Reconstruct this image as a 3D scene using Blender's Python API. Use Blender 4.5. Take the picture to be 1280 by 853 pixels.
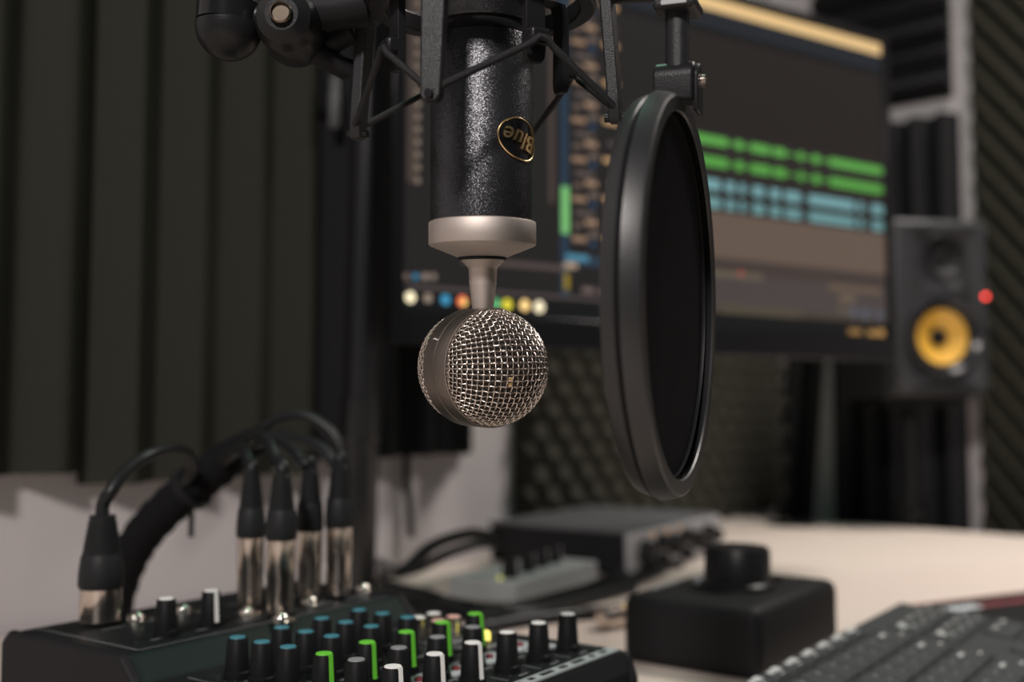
import bpy, math, random
from mathutils import Vector, Matrix
random.seed(7)
for o in list(bpy.data.objects): bpy.data.objects.remove(o)
C = bpy.context.scene.collection
PI = math.pi
# ---------------------------------------------------------------- camera
F = 1300.0; PITCH = 0.0665; CAMZ = 0.95; DESK = 0.75
cd = bpy.data.cameras.new('camera'); cam = bpy.data.objects.new('camera', cd); C.objects.link(cam)
cam.location = (0, 0, CAMZ); cam.rotation_euler = (PI/2 + PITCH, 0, 0)
cd.sensor_width = 36.0; cd.lens = 36.0*F/1280; cd.clip_start = 0.02
cd.dof.use_dof = True; cd.dof.focus_distance = 0.455; cd.dof.aperture_fstop = 4.4
bpy.context.scene.camera = cam
# ---------------------------------------------------------------- world, lights, exposure
vs = bpy.context.scene.view_settings
vs.view_transform = 'Standard'; vs.look = 'None'; vs.gamma = 1.0; vs.use_curve_mapping = False
vs.exposure = 0.0
w = bpy.data.worlds.new('world'); bpy.context.scene.world = w; w.use_nodes = True
w.node_tree.nodes['Background'].inputs[0].default_value = (0.86, 0.95, 1.0, 1)
w.node_tree.nodes['Background'].inputs[1].default_value = 0.105
def area(name, loc, target, size, power, col, sy=None):
    l = bpy.data.lights.new(name, 'AREA'); l.energy = power; l.color = col
    l.shape = 'RECTANGLE'; l.size = size; l.size_y = sy or size
    o = bpy.data.objects.new(name, l); C.objects.link(o); o.location = loc
    o.rotation_euler = (Vector(target)-Vector(loc)).to_track_quat('-Z', 'Y').to_euler()
    return o
area('ceiling_lamp', (-0.33, -1.08, 2.13), (0.0, 0.5, 1.0), 0.20, 34.0, (1.0, 0.93, 0.89))
dl_ = area('desk_fill_light', (1.05, 1.35, 2.35), (0.85, 1.30, 0.75), 0.45, 12.5, (1.0, 0.93, 0.87)); dl_.data.spread = math.radians(105)  # added fill to brighten the far desk, no known fixture there
area('green_ceiling_lamp', (0.05, 1.25, 2.35), (0.05, 0.45, 1.0), 0.25, 2.0, (0.50, 1.0, 0.72))
# ---------------------------------------------------------------- geometry frames
def cp(px, py, Z):
    x = (px-640)/F*Z; u = (426.5-py)/F*Z
    return Vector((x, Z*math.cos(PITCH)-u*math.sin(PITCH), CAMZ+Z*math.sin(PITCH)+u*math.cos(PITCH)))
def ray(px, py): return cp(px, py, 1.0)-Vector((0, 0, CAMZ))
def G(px, py, z=DESK):
    r = ray(px, py); t = (z-CAMZ)/r.z; return Vector((0, 0, CAMZ))+r*t
W0 = Vector((-0.45, 0.93, 0)); WD = Vector((0.629, 0.7775, 0)).normalized(); WN = Vector((WD.y, -WD.x, 0))
DC = Vector((0.415, 2.0, 0))                       # far corner of the desk
WL0 = W0 - WN*0.012                                 # left wall line
BC = DC + WD*0.25 - WN*0.0                          # room corner
BC = WL0 + WD*((BC-WL0).dot(WD))
def hit(px, py, p0, n):
    r = ray(px, py); o = Vector((0, 0, CAMZ)); t = (p0-o).dot(n)/r.dot(n); return o+r*t
def Lw(px, py=426): q = hit(px, py, WL0, WN); return (q-WL0).dot(WD), q.z      # (t, z) on left wall
def Bw(px, py=426): q = hit(px, py, BC, WD); return (q-BC).dot(WN), q.z        # on back wall
# ---------------------------------------------------------------- materials
MATS = {}
def lin(c): return tuple((v/12.92 if v <= .04045 else ((v+.055)/1.055)**2.4) for v in c)
def mat(name, col, rough=.5, metal=0., var=.12, scale=60., bump=0., bscale=400., spec=.5, emit=None, es=1., coat=0.):
    if name in MATS: return MATS[name]
    m = bpy.data.materials.new(name); m.use_nodes = True; nt = m.node_tree; N = nt.nodes; L = nt.links
    p = N['Principled BSDF']; MATS[name] = m
    tc = N.new('ShaderNodeTexCoord'); nz = N.new('ShaderNodeTexNoise'); nz.inputs['Scale'].default_value = scale
    nz.inputs['Detail'].default_value = 4; L.new(tc.outputs['Object'], nz.inputs['Vector'])
    mx = N.new('ShaderNodeMixRGB'); L.new(nz.outputs['Fac'], mx.inputs[0])
    mx.inputs[1].default_value = (*[v*(1-var) for v in col], 1); mx.inputs[2].default_value = (*[min(1, v*(1+var)) for v in col], 1)
    L.new(mx.outputs[0], p.inputs['Base Color'])
    p.inputs['Roughness'].default_value = rough; p.inputs['Metallic'].default_value = metal
    p.inputs['Specular IOR Level'].default_value = spec; p.inputs['Coat Weight'].default_value = coat
    if bump:
        nb = N.new('ShaderNodeTexNoise'); nb.inputs['Scale'].default_value = bscale; L.new(tc.outputs['Object'], nb.inputs['Vector'])
        b = N.new('ShaderNodeBump'); b.inputs['Strength'].default_value = bump; b.inputs['Distance'].default_value = .001
        L.new(nb.outputs['Fac'], b.inputs['Height']); L.new(b.outputs[0], p.inputs['Normal'])
    if emit: p.inputs['Emission Color'].default_value = (*emit, 1); p.inputs['Emission Strength'].default_value = es
    return m
BLK = mat('black_plastic', (.012, .012, .013), .33, bump=.12, bscale=1500, spec=.22)
BLKM = mat('matte_black_plastic', (.014, .014, .015), .55, spec=.12)
GLOSS = mat('glossy_black', (.009, .009, .010), .2, spec=.28)
RUB = mat('black_rubber', (.015, .016, .017), .5, bump=.1, spec=.2)
ARM = mat('cast_dark_grey', (.022, .022, .024), .33, metal=.2, bump=.3, bscale=2500, spec=.35)
NICK = mat('satin_nickel', (.56, .50, .46), .58, metal=1., var=.05, bump=.10, bscale=5000)
NICKB = mat('band_nickel', (.20, .172, .152), .42, metal=1., var=.05, bump=.1, bscale=5000)
WIRE = mat('grille_wire', (.74, .66, .60), .26, metal=1., var=.1, scale=300)
LINER = mat('grille_lining', (.035, .026, .021), .7, bump=.8, bscale=2500, var=.5, scale=1200)
GOLD = mat('gold', (1.0, .68, .34), .30, metal=1., var=.05)
CHR = mat('chrome', (.80, .76, .70), .10, metal=1., var=.05)
STEEL = mat('plug_steel', (.66, .58, .52), .2, metal=1., var=.08)
WALL = mat('wall_paint', (.57, .53, .535), .8, var=.03, scale=4, bump=.1, bscale=80)
FLOOR = mat('floor_carpet', (.08, .075, .07), .9, var=.3, scale=200)
FOAM = mat('charcoal_foam', (.034, .034, .027), .95, var=.25, scale=500, bump=.5, bscale=900, spec=.05)
FOAMB = mat('black_and_shaded_foam', (.015, .015, .016), .95, var=.25, scale=500, bump=.5, bscale=900, spec=.15)
FOAMD = mat('dark_olive_foam', (.034, .033, .025), .95, var=.25, scale=500, bump=.5, bscale=900, spec=.05)
FOAME = mat('grey_foam', (.048, .046, .037), .95, var=.25, scale=500, bump=.5, bscale=900, spec=.15)
WHITE = mat('white_mark', (.8, .8, .78), .5, var=.03)
GREYM = mat('grey_mark', (.24, .25, .26), .5, var=.03)
TEAL = mat('teal_mark', (.045, .21, .27), .5, var=.05)
GREEN = mat('green_mark', (.14, .58, .04), .5, var=.05)
PANEL = mat('mixer_panel', (.010, .012, .013), .42, spec=.2)
FACET = mat('mixer_facet', (.011, .019, .017), .5, bump=.2, bscale=2000, spec=.06)
SILV = mat('silver_paint', (.33, .33, .34), .45, metal=.2)
LIDM = mat('dark_grey_paint', (.10, .10, .105), .5, spec=.2)
RED = mat('red_button', (.16, .015, .022), .4)

# wood desk
DESKM = mat('pale_desk_laminate', (.66, .565, .50), .45, var=.05, scale=9)
nt = DESKM.node_tree
for n in nt.nodes:
    if n.type == 'TEX_NOISE':
        mp = nt.nodes.new('ShaderNodeMapping'); mp.inputs['Scale'].default_value = (1, 14, 1)
        tcn = [q for q in nt.nodes if q.type == 'TEX_COORD'][0]
        nt.links.new(tcn.outputs['Object'], mp.inputs[0]); nt.links.new(mp.outputs[0], n.inputs['Vector']); break
# speckled metallic enamel of the microphone body
FLAKE = bpy.data.materials.new('speckled_enamel'); FLAKE.use_nodes = True
nt = FLAKE.node_tree; N = nt.nodes; L = nt.links; p = N['Principled BSDF']
tc = N.new('ShaderNodeTexCoord'); vo = N.new('ShaderNodeTexVoronoi'); vo.inputs['Scale'].default_value = 2900
L.new(tc.outputs['Object'], vo.inputs['Vector'])
sub = N.new('ShaderNodeVectorMath'); sub.operation = 'SUBTRACT'; sub.inputs[1].default_value = (.5, .5, .5); L.new(vo.outputs['Color'], sub.inputs[0])
sc = N.new('ShaderNodeVectorMath'); sc.operation = 'SCALE'; sc.inputs['Scale'].default_value = .34; L.new(sub.outputs[0], sc.inputs[0])
geo = N.new('ShaderNodeNewGeometry'); ad = N.new('ShaderNodeVectorMath'); L.new(geo.outputs['Normal'], ad.inputs[0]); L.new(sc.outputs[0], ad.inputs[1])
no = N.new('ShaderNodeVectorMath'); no.operation = 'NORMALIZE'; L.new(ad.outputs[0], no.inputs[0]); L.new(no.outputs[0], p.inputs['Normal'])
p.inputs['Base Color'].default_value = (.060, .060, .066, 1); p.inputs['Metallic'].default_value = .8; p.inputs['Roughness'].default_value = .34
# display (colour stored per face)
DISP = bpy.data.materials.new('lit_display'); DISP.use_nodes = True
nt = DISP.node_tree; p = nt.nodes['Principled BSDF']; at_ = nt.nodes.new('ShaderNodeVertexColor'); at_.layer_name = 'Col'
nt.links.new(at_.outputs[0], p.inputs['Emission Color']); p.inputs['Emission Strength'].default_value = .92
p.inputs['Base Color'].default_value = (.006, .006, .006, 1); p.inputs['Roughness'].default_value = .3; p.inputs['Specular IOR Level'].default_value = .15

# ---------------------------------------------------------------- mesh helpers
class MB:
    def __init__(s): s.v = []; s.f = []; s.m = []; s.c = []; s.mi = 0; s.col = None
    def add(s, vs_, fs, M=None):
        b = len(s.v)
        for q in vs_:
            q = Vector(q); s.v.append(tuple(M @ q) if M else tuple(q))
        for f in fs: s.f.append(tuple(b+i for i in f)); s.m.append(s.mi); s.c.append(s.col)
        return s
    def box(s, c, d, M=None):
        x, y, z = c; a, b, e = [q/2 for q in d]
        V = [(x+i*a, y+j*b, z+k*e) for k in (-1, 1) for j in (-1, 1) for i in (-1, 1)]
        return s.add(V, [(0, 2, 3, 1), (4, 5, 7, 6), (0, 1, 5, 4), (2, 6, 7, 3), (0, 4, 6, 2), (1, 3, 7, 5)], M)
    def lathe(s, prof, n=48, M=None, cap=True):
        V = []; Fc = []; k = len(prof)
        for i in range(n):
            a = 2*PI*i/n
            for r, z in prof: V.append((r*math.cos(a), r*math.sin(a), z))
        for i in range(n):
            j = (i+1) % n
            for q in range(k-1): Fc.append((i*k+q, j*k+q, j*k+q+1, i*k+q+1))
        if cap:
            if prof[0][0] > 1e-6: Fc.append(tuple(i*k for i in range(n))[::-1])
            if prof[-1][0] > 1e-6: Fc.append(tuple(i*k+k-1 for i in range(n)))
        return s.add(V, Fc, M)
    def tube(s, pts, r, n=10, M=None, closed=False, flat=1.0):
        P = [Vector(q) for q in pts]; m = len(P); V = []; Fc = []; up = None
        for i in range(m):
            a = P[i-1] if (i > 0 or closed) else P[i]; b = P[(i+1) % m] if (i < m-1 or closed) else P[i]
            t = (b-a).normalized()
            if up is None:
                up = Vector((0, 0, 1)) if abs(t.z) < .9 else Vector((1, 0, 0))
            up = (up - t*up.dot(t)).normalized(); sd = t.cross(up)
            rr = r[i] if isinstance(r, (list, tuple)) else r
            for q in range(n):
                an = 2*PI*q/n; V.append(P[i]+up*math.cos(an)*rr*flat+sd*math.sin(an)*rr)
        for i in range(m if closed else m-1):
            j = (i+1) % m
            for q in range(n): Fc.append((i*n+q, i*n+(q+1) % n, j*n+(q+1) % n, j*n+q))
        if not closed: Fc += [tuple(range(n))[::-1], tuple((m-1)*n+q for q in range(n))]
        return s.add(V, Fc, M)
    def prism(s, poly, z0, z1, M=None):
        n = len(poly); V = [(x, y, z0) for x, y in poly]+[(x, y, z1) for x, y in poly]
        return s.add(V, [tuple(range(n))[::-1], tuple(range(n, 2*n))]+[(i, (i+1) % n, n+(i+1) % n, n+i) for i in range(n)], M)
    def build(s, name, m, parent=None, smooth=40, bevel=0, loc=None):
        me = bpy.data.meshes.new(name); me.from_pydata(s.v, [], s.f); 
        ms = m if isinstance(m, (list, tuple)) else [m]
        for q in ms: me.materials.append(q)
        if len(ms) > 1: me.polygons.foreach_set('material_index', s.m)
        if s.col is not None:
            ca = me.color_attributes.new('Col', 'FLOAT_COLOR', 'CORNER')
            for pl, c in zip(me.polygons, s.c):
                for li in pl.loop_indices: ca.data[li].color = (*c, 1)
        me.update()
        if smooth:
            me.polygons.foreach_set('use_smooth', [True]*len(me.polygons)); me.set_sharp_from_angle(angle=math.radians(smooth))
        o = bpy.data.objects.new(name, me); C.objects.link(o)
        if parent: o.parent = parent
        if loc: o.location = loc
        if bevel:
            b = o.modifiers.new('bevel', 'BEVEL'); b.width = bevel; b.segments = 3; b.limit_method = 'ANGLE'; b.angle_limit = math.radians(40)
        return o
def tag(o, label, cat, group=None, kind=None):
    o['label'] = label; o['category'] = cat
    if group: o['group'] = group
    if kind: o['kind'] = kind
    return o
def root(name, M, label, cat, group=None):
    o = bpy.data.objects.new(name, None); C.objects.link(o); o.empty_display_size = .02
    o.matrix_world = M if isinstance(M, Matrix) else Matrix.Translation(M)
    return tag(o, label, cat, group)
def struct(o): o['kind'] = 'structure'; return o
def frame(loc, ex, ey, ez):
    return Matrix(((ex.x, ey.x, ez.x, loc.x), (ex.y, ey.y, ez.y, loc.y), (ex.z, ey.z, ez.z, loc.z), (0, 0, 0, 1)))
def axisM(loc, z, x=None):
    z = Vector(z).normalized(); x = Vector(x) if x else (Vector((1, 0, 0)) if abs(z.x) < .9 else Vector((0, 1, 0)))
    x = (x-z*x.dot(z)).normalized(); return frame(Vector(loc), x, z.cross(x), z)
def smooth_path(P, n=8):
    P = [Vector(q) for q in P]; out = []
    for i in range(len(P)-1):
        a = P[max(i-1, 0)]; b = P[i]; c = P[i+1]; d = P[min(i+2, len(P)-1)]
        for k in range(n):
            t = k/n; out.append(.5*((2*b)+(c-a)*t+(2*a-5*b+4*c-d)*t*t+(3*b-a-3*c+d)*t**3))
    out.append(P[-1]); return out
def linkcopy(o, parent=None, loc=None):
    c = o.copy(); C.objects.link(c); c.parent = parent
    if loc is not None: c.location = loc
    return c
# ---------------------------------------------------------------- room shell
def wallbox(name, a, b, n, z0, z1, th=.1):
    d = (b-a); L_ = d.length; ex = d.normalized()
    M = frame(Vector((a.x, a.y, 0)), ex, -n, Vector((0, 0, 1)))
    s = MB().box((L_/2, th/2, (z0+z1)/2), (L_, th, z1-z0)); o = s.build(name, WALL, smooth=0); o.matrix_world = M; return struct(o)
wallbox('wall_left', WL0-WD*2.6, BC+WD*.1, WN, 0, 2.6)
wallbox('wall_back', BC, BC+WN*3.2, -WD, 0, 2.6)
fl = MB().box((0, 0, -.05), (7, 7, .1)).build('floor', FLOOR, smooth=0); fl.location = (.8, 0, 0); struct(fl)
# ---------------------------------------------------------------- desk
DM = frame(Vector((DC.x, DC.y, DESK)), -WD, WN, Vector((0, 0, 1)))      # x toward camera along wall, y away from wall
desk = root('desk', DM, 'pale wood-look desk with a flat top running along the foam-covered wall', 'desk')
MB().box((1.25, 0.55, -.014), (2.5, 1.1, .028)).build('tabletop', DESKM, desk, bevel=.002)
for x in (.06, 1.25, 2.44):
    MB().box((x, .55, -.389), (.03, .95, .722)).build('leg', BLKM, desk, bevel=.002)
MB().box((1.25, .12, -.2), (2.34, .02, .3)).build('back_panel', BLKM, desk)
g = DM.inverted() @ G(990, 656)
gm = MB().lathe([(.046, .0), (.046, .002), (.040, .004), (.0, .004)], 40).build('cable_grommet', BLKM, desk, loc=g)
MB().box((0, .018, .0045), (.05, .012, .001)).build('brush_slot', RUB, gm)

# ---------------------------------------------------------------- acoustic foam
def foam(name, org, ex, nrm, Wd, Hh, fn, base, m, label, res=.007, group=None, resz=None, roll=0):
    """height-field foam slab; ex = along the wall, nrm = out of the wall, z up"""
    nx = max(2, int(Wd/res)); nz = max(2, int(Hh/(resz or res)))
    V = []; Fc = []
    for j in range(nz+1):
        for i in range(nx+1):
            u = Wd*i/nx; z = Hh*j/nz; V.append((u, -(base+fn(u, z)), z))
    for j in range(nz):
        for i in range(nx):
            a = j*(nx+1)+i; Fc.append((a, a+1, a+nx+2, a+nx+1))
    rim = [i for i in range(nx+1)]+[j*(nx+1)+nx for j in range(1, nz+1)]+[nz*(nx+1)+i for i in range(nx-1, -1, -1)]+[j*(nx+1) for j in range(nz-1, 0, -1)]
    b = len(V)
    for i in rim: V.append((V[i][0], 0, V[i][2]))
    k = len(rim)
    for q in range(k): Fc.append((rim[(q+1) % k], rim[q], b+q, b+(q+1) % k))
    Fc.append(tuple(b+q for q in range(k)))
    s = MB().add(V, Fc); o = s.build(name, m, smooth=50)
    o.matrix_world = frame(Vector(org), ex, -nrm, Vector((0, 0, 1))) @ Matrix.Rotation(roll, 4, 'Y')
    return tag(o, label, 'acoustic foam', group)
def wedge(p, d, ph=0, pk=.46):
    def f(u, z):
        t = ((u+ph)/p) % 1; t = t/pk if t < pk else (1-t)/(1-pk)
        return d*(.75*t+.25*(.5-.5*math.cos(PI*t)))
    return f
UP = Vector((0, 0, 1))
t100 = Lw(100)[0]; tend = Lw(577, 500)[0]; w2 = (tend-t100)/2
def onL(t, z): return Vector((WL0.x+WD.x*t, WL0.y+WD.y*t, z))+WN*.001
def onB(t, z): return Vector((BC.x+WN.x*t, BC.y+WN.y*t, z))-WD*.001
foam('acoustic_foam_panel', onL(t100-.40, .893), WD, WN, .397, .85, wedge(.07, .030, .02, .50), .014, FOAM, 'charcoal ridged foam panel at the left edge, with vertical ridges above the white wall', resz=.1)
foam('acoustic_foam_panel', onL(t100, .880), WD, WN, w2-.003, .85, wedge(.07, .030, 0, .50), .014, FOAM, 'charcoal ridged foam panel behind the cable loops, left of the black stand pole', resz=.1)
foam('acoustic_foam_panel', onL(t100+w2, .893), WD, WN, w2, .85, wedge(.07, .036, 0.01), .014, FOAMB, 'charcoal ridged foam panel, coloured darker for shade, on the wall behind the black stand pole', resz=.1)  # same charcoal foam as its neighbours; shade is put into the darker colour
te0 = Lw(641, 560)[0]; te1 = Lw(960, 560)[0]
foam('acoustic_foam_panel', onL(te0, .7515), WD, WN, te1-te0, .95, lambda u, z: .017*(1+math.cos(2*PI*u/.058)*math.cos(2*PI*z/.062)), .012, FOAME, 'grey egg-crate foam panel on the wall below the computer monitor', res=.0075)
tb = Bw(1019, 600)[0]; tc_ = Bw(1046, 600)[0]; td = Bw(1207, 400)[0]; te = Bw(1226, 400)[0]; ztop = Bw(1160, 150)[1]
foam('acoustic_foam_panel', onB(.012-.03, .60), WN, -WD, tb+.0, .50, wedge(.05, .03), .012, FOAMB, 'narrow black foam panel in the room corner under the monitor edge', resz=.1, roll=math.radians(5.5))
foam('acoustic_foam_panel', onB(tc_, .55), WN, -WD, td-tc_, ztop-.55, wedge(.052, .034), .012, FOAMB, 'black foam panel with vertical ridges behind the speaker', resz=.1)
foam('acoustic_foam_panel', onB(tc_-.02, Bw(1160, 126)[1]), WN, -WD, td-tc_+.01, .7, lambda u, z: .034*(1-abs((z/.052) % 1*2-1)), .012, FOAMB, 'black foam panel with level ridges at the top right above the speaker', res=.008)
foam('acoustic_foam_panel', onB(te, .55), WN, -WD, .95, 1.5, lambda u, z: .024*(1-abs(((u*math.sin(math.radians(53))+z*math.cos(math.radians(53)))/.034) % 1*2-1))**1.6, .012, FOAMD, 'dark foam panel with diagonal ridges at the right edge of the photo', res=.0065)

# ---------------------------------------------------------------- computer monitor
MD = Vector((.850, .527, 0)).normalized(); MN = Vector((MD.y, -MD.x, 0))
BL = cp(503, 387, .95)
def Mloc(px, py):
    q = hit(px, py, BL, MN)-BL; return q.dot(MD), q.z
SW = Mloc(1109, 420)[0]; SH = Mloc(1105, 57)[1]
MM = frame(BL, MD, -MN, UP)
mon = root('computer_monitor', MM, 'large black computer monitor showing a green and blue audio track editor', 'monitor')
fr = MB(); bz = .012
fr.box((SW/2, .008, -.016), (SW+2*bz, .024, .030)); fr.box((SW/2, .008, SH+bz/2), (SW+2*bz, .024, bz))
fr.box((-bz/2, .008, SH/2), (bz, .024, SH+.001)); fr.box((SW+bz/2, .008, SH/2), (bz, .024, SH+.001))
fr.build('bezel', GLOSS, mon, bevel=.0015)
bk = MB().box((SW/2, .030, SH/2-.008), (SW+.012, .022, SH+.02)).build('back_cover', BLKM, mon, bevel=.006)
sc_ = MB()
def C8(r, g_, b): return lin((r/255, g_/255, b/255))
def rect(u0, v0, u1, v1, col, lay=0):
    sc_.col = col; y = -.0004*lay; sc_.add([(u0, y, v0), (u1, y, v0), (u1, y, v1), (u0, y, v1)], [(0, 1, 2, 3)])
def prect(x0, y0, x1, y1, col, lay=1):       # corners given as seen on the panel
    a = Mloc(x0, y1); b = Mloc(x1, y0); yy0 = Mloc(x0, y0)[1]
    rect(a[0], max(0, a[1]), min(SW, b[0]), min(SH, yy0), col, lay)
rect(0, 0, SW, SH, C8(30, 28, 28), 0)
y0v = lambda px, py: Mloc(px, py)[1]
tl = y0v(1105, 71)
rect(0, tl, SW, SH, C8(238, 200, 142), 1)                       # title bar
rect(0, y0v(1105, 92), SW, tl, C8(34, 38, 44), 1)
rect(0, y0v(1105, 97), SW, y0v(1105, 91), C8(20, 20, 22), 2)
uS = Mloc(700, 200)[0]; uT = Mloc(860, 200)[0]
rect(uT, y0v(1100, 205), SW, y0v(1105, 97), C8(38, 33, 31), 1)       # empty tracks
rect(0, y0v(512, 362), uT, y0v(1105, 97), C8(36, 33, 33), 1)
vb = y0v(1100, 292)
rect(uT, y0v(1100, 343), SW, vb, C8(104, 88, 78), 1)              # clip area
rect(uT, y0v(1100, 360), SW, y0v(1100, 343), C8(70, 60, 56), 1)
rect(uT, y0v(1100, 398), SW, y0v(1100, 360), C8(76, 68, 66), 1)
rect(uT, y0v(1100, 412), SW, y0v(1100, 398), C8(72, 62, 54), 1)
rect(0, 0, SW, y0v(512, 366), C8(20, 21, 22), 2)                  # task bar
rect(uT, y0v(1100, 205), SW, y0v(1100, 292)+.0, C8(44, 40, 38), 2)
for (ya, yb, col) in ((209, 219, C8(96, 170, 78)), (232, 243, C8(90, 162, 72))):
    v1 = y0v(1100, ya); v0 = y0v(1100, yb); u = uT
    lens = [.0, .06, .012, .014, .010, .05, .012, .022, .02, .012, .016, .010, .01]
    rect(uT, (v0+v1)/2-.0012, SW, (v0+v1)/2+.0012, col, 3)
    rect(uT, v0, uT+.058, v1, col, 3); rect(uT+.070, v0, uT+.082, v1, col, 3); rect(uT+.094, v0, uT+.124, v1, col, 3)
    rect(uT+.130, v0, uT+.150, v1, col, 3); rect(uT+.172, v0, uT+.180, v1, col, 3); rect(uT+.196, v0, uT+.208, v1, col, 3)
    rect(uT+.225, v0, SW-.005, v1, col, 3)
for (ya, yb, col) in ((257, 269, C8(122, 168, 172)), (277, 289, C8(112, 156, 158))):
    v1 = y0v(1100, ya); v0 = y0v(1100, yb)
    rect(uT, (v0+v1)/2-.001, SW, (v0+v1)/2+.001, C8(80, 110, 115), 3)
    rect(uT, v0, uT+.046, v1, col, 3)
    for du, wd in ((.054, .014), (.076, .008), (.096, .018), (.124, .016), (.148, .026)): rect(uT+du, v0, uT+du+wd, v1, col, 3)
    rect(uT+.188, v0, uT+.268, v1, col, 3); rect(uT+.275, v0, uT+.284, v1, col, 3); rect(uT+.300, v0, SW-.004, v1, col, 3)
# mixer column, level meters, small read-outs
rect(uS, 0.02, uS+.010, y0v(705, -60), C8(40, 58, 74), 2)
a = Mloc(702, 292); b = Mloc(713, 233); rect(a[0]-.001, a[1], a[0]+.0085, y0v(702, 233), C8(126, 196, 120), 3)
rect(Mloc(690, 200)[0]-.004, y0v(695, 255), Mloc(690, 200)[0]+.002, y0v(695, -40), C8(78, 66, 60), 2)
rect(Mloc(516, 200)[0]-.006, y0v(516, 229), Mloc(516, 200)[0]+.004, y0v(516, -60), C8(72, 62, 56), 2)
for k in range(26): rect(Mloc(521, 200)[0]-.002, y0v(516, 229)+k*.012, Mloc(521, 200)[0]+.003, y0v(516, 229)+k*.012+.006, C8(130, 116, 104), 3)
rect(uS+.008, y0v(700, 330), uT+.004, y0v(700, 316), C8(46, 60, 76), 2)
rect(uS+.006, y0v(715, 326), uS+.034, y0v(715, 318), C8(80, 136, 160), 3)
for r_ in range(8):
    vv = y0v(700, 300)+r_*.041
    for (du, wd, dv, col) in ((.014, .018, 0, (150, 122, 100)), (.034, .014, .006, (110, 96, 88)), (.054, .020, .004, (196, 160, 116)), (.016, .010, .014, (104, 90, 82)),
                              (.030, .016, .018, (160, 132, 110)), (.018, .024, .027, (92, 82, 78)), (.06, .012, .022, (84, 76, 74)), (.036, .008, -.004, (46, 70, 94))):
        rect(uS+du, vv+dv, uS+du+wd, vv+dv+.0055, C8(*col), 3)
rect(uS+.004, y0v(703, 362), uS+.010, y0v(703, 342), C8(150, 128, 40), 3)
for k, cc in enumerate(((178, 156, 134), (112, 96, 92), (120, 104, 100))): rect(uS+.004+k*.022, y0v(715, 336)-.024*min(k, 1), uS+.020+k*.022, y0v(715, 336)+.006-.024*min(k, 1), C8(*cc), 3)
for k in range(20): rect(.062+k*.0062, y0v(590, 330), .066+k*.0062, y0v(590, 322), C8(98, 86, 82), 3)
rect(.004, y0v(520, 361), uT, y0v(520, 357), C8(86, 78, 76), 2)
for px, cc in ((507, (112, 98, 90)), (519, (66, 122, 154)), (531, (150, 134, 122)), (541, (130, 116, 106))):
    a = Mloc(px, 346); rect(a[0]-.003, a[1]-.003, a[0]+.003, a[1]+.003, C8(*cc), 3)
sc_.col = None
def disc(u, v, r, col, lay=4):
    sc_.col = col; n = 20; sc_.add([(u+r*math.cos(2*PI*i/n), -.0004*lay, v+r*math.sin(2*PI*i/n)) for i in range(n)], [tuple(range(n))])
for px, py, cc, r_ in ((512, 372, (255, 240, 200), .0052), (534, 373, (130, 116, 104), .0045), (556, 375, (58, 132, 168), .005), (577, 377, (244, 120, 84), .0052),
                       (619, 380, (90, 170, 110), .005), (633, 381, (212, 200, 60), .0055), (655, 382, (255, 214, 140), .0055), (673, 384, (246, 232, 196), .006)):
    a = Mloc(px, py); disc(a[0], a[1], r_, tuple(1.4*q for q in C8(*cc)))
    if px == 577: disc(a[0]+.0015, a[1]-.001, .003, tuple(1.3*q for q in C8(250, 220, 120)), 5)
# lower right panel of the editor
rect(uT+.0, y0v(905, 343)-.003, uT+.11, y0v(905, 343)+.003, C8(104, 94, 80), 3)
a = Mloc(925, 342); disc(a[0], a[1], .0035, C8(170, 80, 70))
for (xa, ya, xb, yb, cc) in ((1035, 355, 1100, 363, (104, 88, 74)), (1048, 369, 1068, 377, (112, 96, 80)), (1045, 383, 1062, 392, (92, 82, 72)), (1062, 384, 1070, 397, (86, 88, 98)),
                             (1076, 386, 1086, 399, (86, 88, 98)), (1094, 388, 1103, 400, (82, 84, 94)), (1060, 411, 1076, 418, (150, 116, 70)), (1084, 413, 1094, 421, (176, 136, 78)), (1096, 412, 1104, 421, (190, 146, 84)), (900, 380, 1000, 392, (82, 74, 62))):
    prect(xa, ya, xb, yb, C8(*cc), 3)
sc_.build('screen', DISP, mon, smooth=0)
mb = MB().box((SW*.5, .055, SH*.5), (.12, .03, .12)); mb.build('mounting_plate', BLKM, mon, bevel=.003)
# wall bracket that carries the monitor
ctrw = MM @ Vector((SW*.5, .07, SH*.5)); tw = (ctrw-WL0).dot(WN)
MB().box((SW*.5, .085, SH*.5), (.05, .05, .05)).build('tilt_arm', BLKM, mon, bevel=.004)
e_ = MM.inverted() @ (ctrw-WN*(tw-.012)); q_ = Vector((SW*.5, .10, SH*.5))
MB().tube([q_, (q_+e_)/2, e_], .016, 16).build('wall_arm', BLKM, mon)
# ---------------------------------------------------------------- studio speaker on its stand
a_ = math.radians(9); SX = Vector((math.cos(a_), math.sin(a_), 0)); SNf = Vector((SX.y, -SX.x, 0))
SB = cp(1119.5, 496, 1.70); Sw, Shh, Sd = .174, .297, .20
spk = root('studio_speaker', frame(SB, SX, -SNf, UP), 'black studio speaker with a yellow cone and red power light beside the monitor', 'speaker')
CAB = mat('speaker_cabinet', (.038, .038, .041), .38, bump=.1, bscale=900, spec=.25)
MB().box((Sw/2, Sd/2+.012, Shh/2), (Sw, Sd-.024, Shh)).build('cabinet', CAB, spk, bevel=.008)
wz = Shh*.335; wx = Sw*.515; FM = lambda x, z, y=0: frame(Vector((x, y, z)), Vector((1, 0, 0)), Vector((0, 0, 1)), Vector((0, -1, 0)))
YEL = mat('yellow_cone', (.80, .44, .06), .38, var=.06, scale=30, coat=.3)
baf = MB().box((Sw/2, .012, Shh/2), (Sw-.002, .024, Shh-.002)).build('front_baffle', CAB, spk, bevel=.010)
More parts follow.
